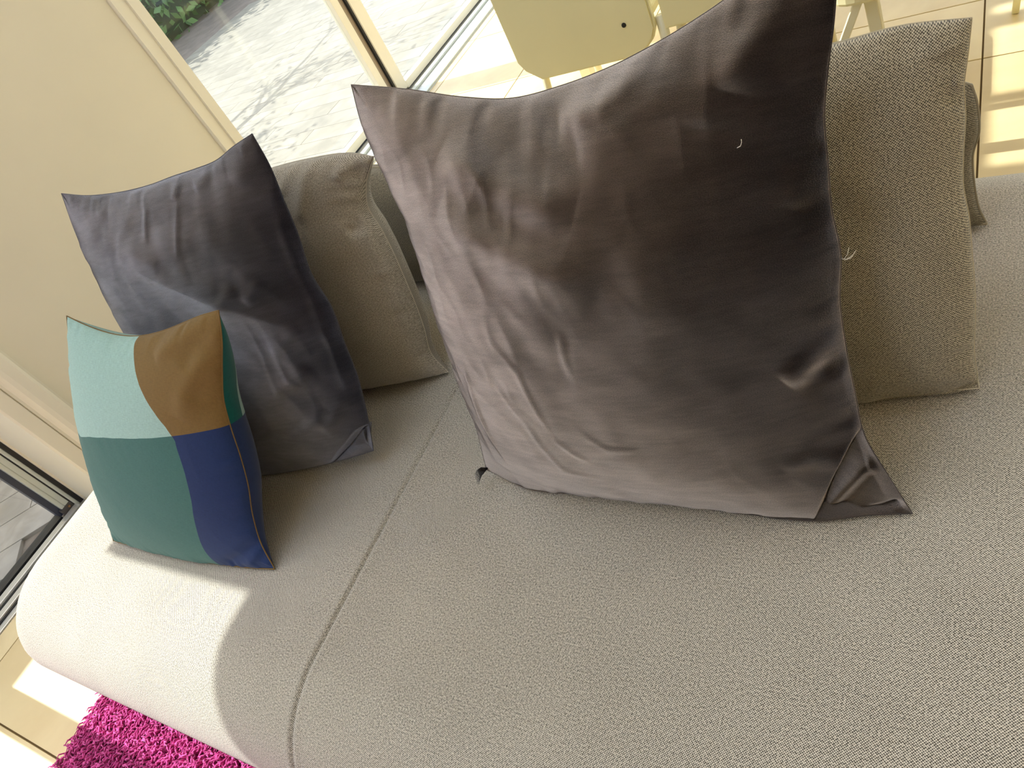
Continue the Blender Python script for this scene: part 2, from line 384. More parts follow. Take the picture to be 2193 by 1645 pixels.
boxes('track', [(-2.535, -2.505, FRONT0, .470, .004, .014)], M['alu_bright'], door, .002)
boxes('groove', [(-2.560, -2.552, FRONT0, .478, .003, .0075), (-2.505, -2.497, FRONT0, .478, .003, .0075), (-2.600, -2.594, FRONT0, .478, .003, .0075)], M['gasket'], door)
box('head', (-2.66, -2.58, FRONT0, .48, ZT-.004, ZT+.04), M['alu'], door, .002)
box('pane', (-2.645, -2.637, -2.62, -.165, .020, ZT), M['glass'], door)
settle(door)
sh = empty('added_sun_blocker', (-2.78, .37, 1.80), 'added unseen sun shutter hung outside the front glass door', 'blocker')  # unseen panel added to cast the straight shadow edge on the seat
boxes('leaf', [(-2.80, -2.772, .236, .49, 1.78, 2.35), (-2.835, -2.807, .240, .49, 1.78, 2.35)], M['alu'], sh, .004)
for z in (1.86, 2.16): box('blocker_hinge', (-2.81, -2.795, .49, .51, z, z+.08), M['gasket'], sh)
settle(sh)

# glass doors behind the sofa, with the clerestory above them
far = struct(bpy.data.objects.new('door_2', None)); COL.objects.link(far); far.location = (-2.62, 3.2, 0)
box('frame', (-2.66, -2.56, 1.736, 1.775, 0, 2.10), M['casing'], far, .003)
box('stile', (-2.652, -2.612, 2.862, 2.912, .02, 2.10), M['casing'], far, .002)
box('gasket', (-2.648, -2.620, 2.912, 2.956, .02, 2.10), plain('taupe_edge', srgb(150, 134, 116), .5), far)
box('gasket', (-2.640, -2.606, 2.948, 2.960, .02, 2.10), M['gasket'], far)
box('stile', (-2.638, -2.598, 2.960, 3.040, .02, 2.10), M['casing'], far, .002)
box('stile', (-2.652, -2.598, 4.84, 4.90, .0, 2.10), M['casing'], far, .002)
box('pane', (-2.640, -2.634, 1.775, 2.862, .03, 2.06), M['glass'], far)
box('pane', (-2.622, -2.616, 3.040, 4.84, .03, 2.06), M['glass'], far)
boxes('rail', [(-2.652, -2.612, 1.775, 2.862, .012, .05), (-2.652, -2.612, 1.775, 2.862, 2.05, 2.10)], M['casing'], far, .002)
boxes('rail', [(-2.638, -2.598, 3.040, 4.84, .012, .05), (-2.638, -2.598, 3.040, 4.84, 2.05, 2.10)], M['casing'], far, .002)
box('sill', (-2.68, -2.42, 1.736, 4.9, -.05, .004), M['alu_bright'], far, .002)
boxes('groove', [(-2.668, -2.612, 1.77, 4.86, .003, .012)], M['gasket'], far)
boxes('track', [(-2.560, -2.530, 1.77, 4.86, .004, .016), (-2.455, -2.425, 1.77, 4.86, .004, .012)], M['alu'], far, .002)
settle(far)
cl = struct(bpy.data.objects.new('window_1', None)); COL.objects.link(cl); cl.location = (-2.5, 3, 3)
for y0, y1 in ((1.735, 1.75), (2.01, 2.06), (2.40, 2.485), (2.53, 4.9)):
    box('mullion' if y1 < 2.5 else 'panel', (-2.56, -2.46, y0, y1, 2.53, 3.36), M['casing'], cl)
for y0, y1 in ((1.75, 2.01), (2.06, 2.40), (2.485, 2.53)):
    box('pane', (-2.515, -2.509, y0, y1, 2.53, 3.36), M['glass'], cl)
settle(cl)

# ---------------------------------------------------------------- terrace outside
ground = struct(box('ground', (-30, -2.66, -20, 30, -.16, -.052), M['earth']))
terr = struct(box('terrace', (-3.95, -2.66, -3.0, 1.55, -.052, -.044), M['earth']))
R45 = Matrix.Rotation(math.pi/4, 4, 'Z')
def paver(me_key, u0, u1, v0, v1):
    """board laid at 45 degrees: u = (x+y)/sqrt2, v = (x-y)/sqrt2"""
    w, h = round(u1-u0, 4), round(v1-v0, 4); k = ('p', w, h)
    if k not in tile_cache:
        bm = bmesh.new(); add_box(bm, -w/2+.002, w/2-.002, -h/2+.002, h/2-.002, -.016, 0, .0015)
        me = bpy.data.meshes.new('paver'); bm.to_mesh(me); bm.free(); me.materials.append(M['paver']); tile_cache[k] = me
    uc, vc = (u0+u1)/2, (v0+v1)/2; x, y = (uc+vc)/math.sqrt(2), (uc-vc)/math.sqrt(2)
    if not (-3.90 < x < -2.78 and -2.9 < y < 1.5): return
    o = bpy.data.objects.new('paver', tile_cache[k]); COL.objects.link(o); o.location = (x, y, -.030); o.rotation_euler = (0, 0, math.pi/4)
    o.parent = terr
random.seed(4)
v0 = -3.154/math.sqrt(2); u0 = -2.508/math.sqrt(2)
for r in range(-20, 12):
    va, vb = v0+r*.158, v0+(r+1)*.158
    off = (.237 if r % 2 else 0.0)
    for q in range(-9, 9): paver('a', u0+off+q*.474, u0+off+(q+1)*.474, va, vb)
terr2 = struct(box('terrace_2', (-6.9, -2.68, 1.56, 6.4, -.052, -.044), M['earth']))
for j in range(32):
    y0 = 1.58+j*.15; sh = (.45 if j % 2 else 0)
    for i in range(-1, 5):
        x0, x1 = -6.88+sh+i*.9, -6.88+sh+(i+1)*.9; x0, x1 = max(x0, -6.88), min(x1, -2.70)
        if x1-x0 > .05 and y0 < 6.3:
            o = floor_tile(x0, x1, y0, y0+.15, terr2, M['plank'], -.030, .016, .0012); o.name = 'plank'
tag(boxes('added_shade_wall', [(-3.98, -3.72, -3.0, 1.45, -.052, 1.66)], M['render'], bev=.01), 'added unseen wall that keeps low sun off the floor by the front door', 'wall')  # added out of view to shade the floor strip nearest the door

# leafless tree that throws the branching shade on the sunny terrace, and a clipped hedge behind it
tree = empty('young_tree', (-5.3, 3.05, -.05), 'young tree with sparse leaves beyond the sunny terrace', 'tree')
random.seed(11)
TV, TF, tips = [], [], []
def limb(p, d, L, r, depth):
    pts = [Vector(p)]; dd = Vector(d).normalized()
    for k in range(5):
        dd = (dd + Vector((random.uniform(-.16, .16), random.uniform(-.16, .16), random.uniform(-.05, .12)))).normalized(); pts.append(pts[-1]+dd*L/5)
    V, Fc = tube_geo(pts, [r*(1-.11*k) for k in range(6)], 6); b = len(TV); TV.extend(V); TF.extend([tuple(i+b for i in f) for f in Fc])
    if depth == 0: tips.extend(pts[2:]); return
    for k in range(4 if depth > 1 else 5):
        q = pts[random.randint(2, 5)]; a = random.uniform(0, 6.28)
        limb(q, dd*.55+Vector((math.cos(a), math.sin(a), random.uniform(-.1, .5)))*.8, L*random.uniform(.55, .75), r*.5, depth-1)
limb((-5.3, 3.05, -.05), (0, 0, 1), 1.5, .06, 3)
mesh_obj('trunk', TV, TF, M['bark'], tree)
LV, LF = [], []
for t in tips:
    for k in range(3):
        c = t + Vector((random.uniform(-.09, .09), random.uniform(-.09, .09), random.uniform(-.09, .09)))
        a = Vector((random.uniform(-1, 1), random.uniform(-1, 1), random.uniform(-1, 1))).normalized()*.035; b = a.cross(Vector((random.uniform(-1, 1), random.uniform(-1, 1), 1))).normalized()*.014
        n = len(LV); LV += [c-a, c+b, c+a, c-b]; LF.append((n, n+1, n+2, n+3))
lf = mesh_obj('foliage', LV, LF, M['leaf'], tree); lf['kind'] = 'stuff'
settle(tree)
hedge = empty('clipped_hedge', (-8.4, 2, -.05), 'clipped green hedge closing off the garden', 'hedge')
rs = np.random.RandomState(3)
n = 9000
face = rs.rand(n); c = np.stack([-8.0-rs.rand(n)**2*.9, rs.uniform(-3, 9, n), rs.uniform(-.05, 1.9, n)+.08*np.sin(rs.rand(n)*6)], 1)
a = rs.normal(size=(n, 3)); a /= np.linalg.norm(a, axis=1)[:, None]; b = np.cross(a, rs.normal(size=(n, 3))); b /= np.linalg.norm(b, axis=1)[:, None]
V = np.stack([c-a*.07, c+b*.035, c+a*.07, c-b*.035], 1).reshape(-1, 3); Fh = np.arange(4*n).reshape(n, 4)
hl = mesh_obj('foliage', V, Fh, M['leaf'], hedge); hl['kind'] = 'stuff'
box('twig_core', (-8.9, -8.25, -2.9, 8.9, -.05, 1.75), plain('hedge_shade', srgb(44, 60, 36), .9, noise=.4, scale=6), hedge)
settle(hedge)

# ---------------------------------------------------------------- rug
rug = box('shaggy_rug', (-1.82, .30, -1.75, .13, 0.0, .008), M['rugback'])
tag(rug, 'magenta shaggy wool rug lying on the tiles under the sofa edge', 'rug')
rs = np.random.RandomState(9)
def strands(x0, x1, y0, y1, dens, seed):
    rs = np.random.RandomState(seed); n = int((x1-x0)*(y1-y0)*dens)
    px = rs.uniform(x0, x1, n); py = rs.uniform(y0, y1, n); ang = rs.normal(-1.1, .9, n); ln = rs.uniform(.012, .024, n); h = rs.uniform(.016, .028, n)
    rad = rs.uniform(.0014, .0023, n)
    t = np.array([0, .4, .75, 1.0]); cz = np.array([.0, .62, .96, .92]); cxx = np.array([0, .15, .55, 1.0])
    P = np.zeros((n, 4, 3)); P[:, :, 0] = px[:, None]+np.cos(ang)[:, None]*cxx*ln[:, None]; P[:, :, 1] = py[:, None]+np.sin(ang)[:, None]*cxx*ln[:, None]
    P[:, :, 2] = .006+cz*h[:, None]; P[:, 1:, :2] += rs.normal(0, .0015, (n, 3, 2))
    sx = np.stack([-np.sin(ang), np.cos(ang), np.zeros(n)], 1)
    rr = np.array([.9, 1.1, 1.1, .6])
    ring = []
    for k in range(5):
        a = 2*math.pi*k/5
        off = sx*math.cos(a); up = np.stack([-np.cos(ang)*.6, -np.sin(ang)*.6, np.full(n, .8)], 1)*math.sin(a)
        ring.append(P + ((off+up)[:, None, :]*rad[:, None, None]*rr[None, :, None]))
    V = np.stack(ring, 2).reshape(-1, 3)
    base = (np.arange(n)*20)[:, None]
    f = []
    for i in range(3):
        for k in range(5): f.append([i*5+k, i*5+(k+1) % 5, (i+1)*5+(k+1) % 5, (i+1)*5+k])
    F4 = (base[:, None, :]+np.array(f)[None]).reshape(-1, 4)
    return V, F4
Va, Fa = strands(-1.825, -.45, -.42, .10, 27000, 1); Vb, Fb = strands(-1.825, .30, -1.75, -.42, 7000, 2); Vc, Fc_ = strands(-.45, .30, -.42, .10, 7000, 5)
allV = np.vstack([Va, Vb, Vc]); allF = np.vstack([Fa, Fb+len(Va), Fc_+len(Va)+len(Vb)])
me = bpy.data.meshes.new('pile'); me.vertices.add(len(allV)); me.vertices.foreach_set('co', allV.ravel().astype(np.float32))
me.loops.add(allF.size); me.loops.foreach_set('vertex_index', allF.ravel().astype(np.int32)); me.polygons.add(len(allF))
me.polygons.foreach_set('loop_start', np.arange(0, allF.size, 4, dtype=np.int32)); me.polygons.foreach_set('loop_total', np.full(len(allF), 4, dtype=np.int32))
me.polygons.foreach_set('use_smooth', np.ones(len(allF), dtype=bool)); me.update(); me.validate(); me.materials.append(M['pile'])
pl = bpy.data.objects.new('pile', me); COL.objects.link(pl); pl.parent = rug; pl['kind'] = 'stuff'

# ---------------------------------------------------------------- sofa platform
ZS = 0.387
SX0, SX1, SY0, SY1 = -1.895, 1.55, 0.005, 1.275
sofa = empty('sofa', (-.2, .65, 0), 'wide taupe woven backless sofa platform with rounded edges', 'sofa')
def sofa_body():
    r = .135; SEAM = -.872
    xs = [SX0+r*2.0*(1-math.cos(a)) for a in np.linspace(0, math.pi/2, 16)]
    x = xs[-1]
    while x < SX1-.28: x += .035; xs.append(x)
    xs += [SX1-r*2.0*(1-math.cos(a)) for a in np.linspace(math.pi/2, 0, 14)]
    xs += [SEAM+d for d in (-.03, -.02, -.014, -.010, -.007, -.004, -.002, 0, .002, .004, .007, .010, .014, .02, .03)]
    xs = sorted(set(round(v, 5) for v in xs)); xs = [v for i, v in enumerate(xs) if i == 0 or v-xs[i-1] > .0012]
    prof = [(0, .10)]
    prof += [(0.0, z) for z in (.13, .17, .21)]
    prof += [(r*1.25*(1-math.cos(a)), ZS-r+r*math.sin(a)) for a in np.linspace(0.02, math.pi/2, 16)]   # front roll: wider than high
    D = SY1-SY0
    flat = np.linspace(r*1.25, D-r, 26)[1:-1]
    prof += [(y, ZS) for y in flat]
    prof += [(D-r*(1-math.cos(a)), ZS-r+r*math.sin(a)) for a in np.linspace(math.pi/2, 0.02, 14)]
    prof += [(D, z) for z in (.21, .17, .13, .10)]
    prof = np.array(prof); n = len(prof)
    arc = np.r_[0, np.cumsum(np.linalg.norm(np.diff(prof, axis=0), axis=1))]
    V, UV = [], []
    for x in xs:
        d = min(x-SX0, SX1-x); R = .17
        inset = R-math.sqrt(max(0, R*R-(R-d)**2)) if d < R else 0
        rt = r*1.0; drop = rt-math.sqrt(max(0, rt*rt-(rt-d)**2)) if d < rt else 0
        g = math.exp(-((x-SEAM)/.0032)**2)*.0040 - math.exp(-(((x-SEAM)-.010)/.005)**2)*.0012 - math.exp(-(((x-SEAM)+.010)/.005)**2)*.0012
        for k, (py, pz) in enumerate(prof):
            q = py/D
            y = SY0+inset+q*(D-2*inset)
            z = pz-drop*min(1, max(0, (pz-.10)/(ZS-.10)))
            # slight crown and softness of the foam
            z += .0022*math.sin(x*5.3+1)*math.sin(q*7.0)*min(1, max(0, (pz-.3)/.08))
            ny, nz = 0, 1
            if k < 20 and pz < ZS-1e-4: 
                a = math.asin(max(-1, min(1, (pz-(ZS-r))/r))) if pz > ZS-r else 0; ny, nz = -math.cos(a), math.sin(a)
            V.append((x, y-ny*g, z-nz*g)); UV.append((x, arc[k]))
    m = len(xs); F4 = []
    for i in range(m-1):
        for k in range(n-1): F4.append((i*n+k, (i+1)*n+k, (i+1)*n+k+1, i*n+k+1))
    F4.append(tuple(range(n))); F4.append(tuple(range((m-1)*n+n-1, (m-1)*n-1, -1)))
    for i in range(m-1): F4.append((i*n+n-1, (i+1)*n+n-1, (i+1)*n, i*n))
    o = mesh_obj('seat_cushion', V, F4, M['sofa'], sofa, True, UV)
    # the twin stitched ridges either side of the seam
    def cord(off, rad, name, mat):
        pts = []
        for k, (py, pz) in enumerate(prof):
            if k < 2: continue
            if k > 46: break
            ny, nz = 0, 1
            if k < 20 and pz < ZS-1e-4:
                a = math.asin(max(-1, min(1, (pz-(ZS-r))/r))) if pz > ZS-r else 0; ny, nz = -math.cos(a), math.sin(a)
            pts.append((SEAM+off, SY0+py+ny*.0002, pz+nz*.0002+.0022*math.sin((SEAM+off)*5.3+1)*math.sin(py/D*7.0)*min(1, max(0, (pz-.3)/.08))))
        return tube(name, pts, rad, mat, sofa, 6)
    cord(-.0105, .0009, 'topstitch', M['thread']); cord(.0105, .0009, 'topstitch', M['thread'])
sofa_body()
box('plinth', (SX0+.10, SX1-.10, SY0+.12, SY1-.10, .05, .105), plain('dark_plinth', srgb(40, 36, 34), .8), sofa, .005)
for x in (SX0+.18, SX1-.18):
    for y in (SY0+.2, SY1-.2):
        bm = bmesh.new(); bmesh.ops.create_cone(bm, cap_ends=True, segments=20, radius1=.018, radius2=.026, depth=.05, matrix=Matrix.Translation((x, y, .0285)))
        bm_obj('leg', bm, M['dark'], sofa)
settle(sofa)

# ---------------------------------------------------------------- pillow maker
def catmull(P,n):
    P=np.asarray(P,float)
    # chord-length param, centripetal-ish via dense polyline + resample
    Q=np.vstack([2*P[0]-P[1],P,2*P[-1]-P[-2]])
    out=[]
    for i in range(1,len(Q)-2):
        p0,p1,p2,p3=Q[i-1],Q[i],Q[i+1],Q[i+2]
        t=np.linspace(0,1,24,endpoint=False)[:,None]
        out.append(.5*((2*p1)+(-p0+p2)*t+(2*p0-5*p1+4*p2-p3)*t**2+(-p0+3*p1-3*p2+p3)*t**3))
    out=np.vstack(out+[P[-1:]])
    L=np.r_[0,np.cumsum(np.linalg.norm(np.diff(out,axis=0),axis=1))]
    u=np.linspace(0,L[-1],n)
    return np.stack([np.interp(u,L,out[:,k]) for k in range(2)],1)
def coons(B,R,T,L,S,Tt):
    # B,T along s ; L,R along t ; each dense curves ; S,Tt arrays
    def ev(C,u):
        x=u*(len(C)-1);i=np.clip(x.astype(int),0,len(C)-2);f=(x-i)[...,None]
        return C[i]*(1-f)+C[i+1]*f
    s=S[...,None];t=Tt[...,None]
    b,tp,l,r=ev(B,S),ev(T,S),ev(L,Tt),ev(R,Tt)
    return (1-t)*b+t*tp+(1-s)*l+s*r-((1-s)*(1-t)*B[0]+s*(1-t)*B[-1]+(1-s)*t*T[0]+s*t*T[-1])
_rng=np.random.RandomState(7);_tab=_rng.rand(256,256)
def vnoise(x,y):
    xi=np.floor(x).astype(int);yi=np.floor(y).astype(int);fx=x-xi;fy=y-yi
    fx=fx*fx*fx*(fx*(fx*6-15)+10);fy=fy*fy*fy*(fy*(fy*6-15)+10)
    g=lambda a,b:_tab[a%256,b%256]
    return (g(xi,yi)*(1-fx)+g(xi+1,yi)*fx)*(1-fy)+(g(xi,yi+1)*(1-fx)+g(xi+1,yi+1)*fx)*fy-.5
def segdist(P,A,B):
    d=B-A;t=np.clip(((P-A)@d)/max(d@d,1e-12),0,1)
    return np.linalg.norm(P-(A+t[...,None]*d),axis=-1),t
def ridge(P,pts,amp,w,taper=.3):
    pts=np.asarray(pts,float);best=np.full(P.shape[:-1],9.);pos=np.zeros(P.shape[:-1])
    L=np.r_[0,np.cumsum(np.linalg.norm(np.diff(pts,axis=0),axis=1))]
    for i in range(len(pts)-1):
        d,t=segdist(P,pts[i],pts[i+1]);m=d<best
        best=np.where(m,d,best);pos=np.where(m,(L[i]+t*(L[i+1]-L[i]))/L[-1],pos)
    tp=np.clip(pos/taper,0,1)*np.clip((1-pos)/taper,0,1)
    return amp*np.exp(-(best/w)**2)*(tp*(2-tp))
def profile(S,T,a,b):
    u=np.abs(2*S-1);v=np.abs(2*T-1)
    return np.clip(1-u**a,0,1)**b*np.clip(1-v**a,0,1)**b

def frame(O, yaw, lean):
    yaw, lean = math.radians(yaw), math.radians(lean)
    e1 = np.array([math.cos(yaw), math.sin(yaw), 0]); bk = np.array([-math.sin(yaw), math.cos(yaw), 0])
    e2 = math.cos(lean)*np.array([0, 0, 1])+math.sin(lean)*bk
    return np.array(O, float), e1, e2, np.cross(e1, e2)

def pillow_geo(sp, N=150, crumple=.004, fine=.0012, seed=0, hc=None, vc=None, drape=(.0, -.62), back_noise=.004, fold_gain=1.0):
    """sewn cushion: four seam curves spanned by a Coons sheet, puffed to both sides, with folds pressed into the front"""
    O, e1, e2, n = frame(*sp['frame']); cor, sd, pr = sp['cor'], sp['sides'], sp['prof']
    B = catmull([cor['BL'], *sd['bottom'], cor['BR']], 400); T = catmull([cor['TL'], *sd['top'], cor['TR']], 400)
    L = catmull([cor['BL'], *sd['left'], cor['TL']], 400); Rr = catmull([cor['BR'], *sd['right'], cor['TR']], 400)
    a = np.linspace(0, 1, N); a = .75*(.5-.5*np.cos(a*np.pi))+.25*a
    S, Tt = np.meshgrid(a, a, indexing='ij')
    if hc is not None:                                  # let one grid row and one grid column follow the sewn joins
        m = N//2; am = a[m]
        hs, ht = np.array(hc).T; vs, vt = np.array(vc).T
        Sw, Tn = S, Tt
        for _ in range(5):
            tt = np.interp(Sw, hs, ht); Tn = np.where(Tt <= am, Tt/am*tt, tt+(Tt-am)/(1-am)*(1-tt))
            ss = np.interp(Tn, vt[::-1], vs[::-1]); Sw = np.where(S <= am, S/am*ss, ss+(S-am)/(1-am)*(1-ss))
        S, Tt = Sw, Tn
    p2 = coons(B, Rr, T, L, S, Tt)
    env = profile(S, Tt, pr['a'], pr['b'])
    soft = np.clip(env*2.2, 0, 1)
    def crump(P, k, s):
        x, y = P[..., 0]+s*3.1+5, P[..., 1]+s*1.7+5
        return k*(vnoise(x*9, y*7)+.5*vnoise(x*19+3, y*16)+.25*vnoise(x*41, y*37+9))
    f = pr['tf']*env + soft*crump(p2, crumple, seed)
    if fine:
        rid = np.abs(vnoise(p2[..., 0]*34+seed+2, p2[..., 1]*22+p2[..., 0]*20))*2
        f += soft*fine*(.5-rid)*np.clip(vnoise(p2[..., 0]*5+seed, p2[..., 1]*5+7)*3+.6, 0, 1)
    for pts, amp, w in sp['folds']: f += fold_gain*soft*ridge(p2, pts, amp, w)
    # puckers along the seams
    edge = np.minimum(np.minimum(S, 1-S), np.minimum(Tt, 1-Tt)); along = np.where(np.minimum(S, 1-S) < np.minimum(Tt, 1-Tt), Tt, S)
    f += .0022*np.exp(-(edge/.05)**2)*np.clip(edge/.012, 0, 1)*vnoise(along*38+seed*5, np.zeros_like(along)+seed)*2
    if 'ear' in sp:                                     # the bottom corner pinched off into a flat ear
        line, drop, er = sp['ear']; line = np.array(line)
        best = np.full(S.shape, 9.); side = np.zeros(S.shape)
        for i in range(len(line)-1):
            d, t = segdist(p2, line[i], line[i+1]); A, Bv = line[i], line[i+1]-line[i]
            cr = Bv[0]*(p2[..., 1]-A[1])-Bv[1]*(p2[..., 0]-A[0]); mm = d < best; best = np.where(mm, d, best); side = np.where(mm, cr, side)
        sgn = np.where(side > 0, best, -best)*1.0       # positive beyond the crease
        k = np.clip(sgn/.006+.5, 0, 1); k = k*k*(3-2*k)
        near = np.exp(-np.clip(sgn, 0, 9)/.03)
        f = f*(1-k) + k*(.006*env - drop*near*np.clip(edge/.03, 0, 1))
        f += (1-k)*.006*np.exp(-(np.clip(-sgn, 0, 9)/.010)**2)*soft
        for pts, amp, w in er: f += k*np.clip(edge/.02, 0, 1)*ridge(p2, pts, amp, w)
    b = -pr['tb']*profile(S, Tt, pr['a'], pr.get('bb', pr['b'])) + soft*crump(p2, back_noise, seed+4)
    if 'ear' in sp: b = np.minimum(b, f-.012*np.clip(edge/.03, 0, 1))
    P3 = lambda h: O+p2[..., 0:1]*e1+p2[..., 1:2]*e2+h[..., None]*n
    Pf, Pb = P3(f), P3(b)
    dz = np.clip(ZS+.007-Pf[..., 2], 0, 1)               # cloth meeting the seat slumps forward on it
    Pf[..., 2] += dz*.97; Pf[..., 1] += dz*drape[1]; Pf[..., 0] += dz*drape[0]
    dz = np.clip(ZS+.005-Pb[..., 2], 0, 1); Pb[..., 2] += dz; Pb[..., 1] += dz*.3
    return dict(F=Pf, B=Pb, p2=p2, S=S, T=Tt, N=N, n=n)

def closed_pillow(name, g, mat, parent, mat_back=None):
    N = g['N']; V = list(g['F'].reshape(-1, 3)); UV = list(g['p2'].reshape(-1, 2)); idx = np.arange(N*N).reshape(N, N)
    bi = np.full((N, N), -1)
    for i in range(N):
        for j in range(N):
            if i in (0, N-1) or j in (0, N-1): bi[i, j] = idx[i, j]
            else: bi[i, j] = len(V); V.append(g['B'][i, j]); UV.append(g['p2'][i, j]+np.array((2.0, 0)))
    q = lambda A: np.stack([A[:-1, :-1], A[1:, :-1], A[1:, 1:], A[:-1, 1:]], -1).reshape(-1, 4)
    Fs = np.vstack([q(idx), q(bi)[:, ::-1]])
    o = mesh_obj(name, V, Fs, mat, parent, True, UV)
    if mat_back:
        o.data.materials.append(mat_back); k = (N-1)**2
        mi = np.zeros(len(o.data.polygons), dtype=np.int32); mi[k:] = 1; o.data.polygons.foreach_set('material_index', mi)
    return o

def seam_loop(g, lift=.0):
    P = g['F']; N = g['N']
    loop = [P[i, 0] for i in range(0, N-1)]+[P[N-1, j] for j in range(0, N-1)]+[P[i, N-1] for i in range(N-1, 0, -1)]+[P[0, j] for j in range(N-1, 0, -1)]
    return [Vector(map(float, p)) for p in loop]

def pillow_root(name, g, label, cat, group=None):
    c = g['F'].reshape(-1, 3).mean(0); return empty(name, (float(c[0]), float(c[1]), ZS), label, cat, group)

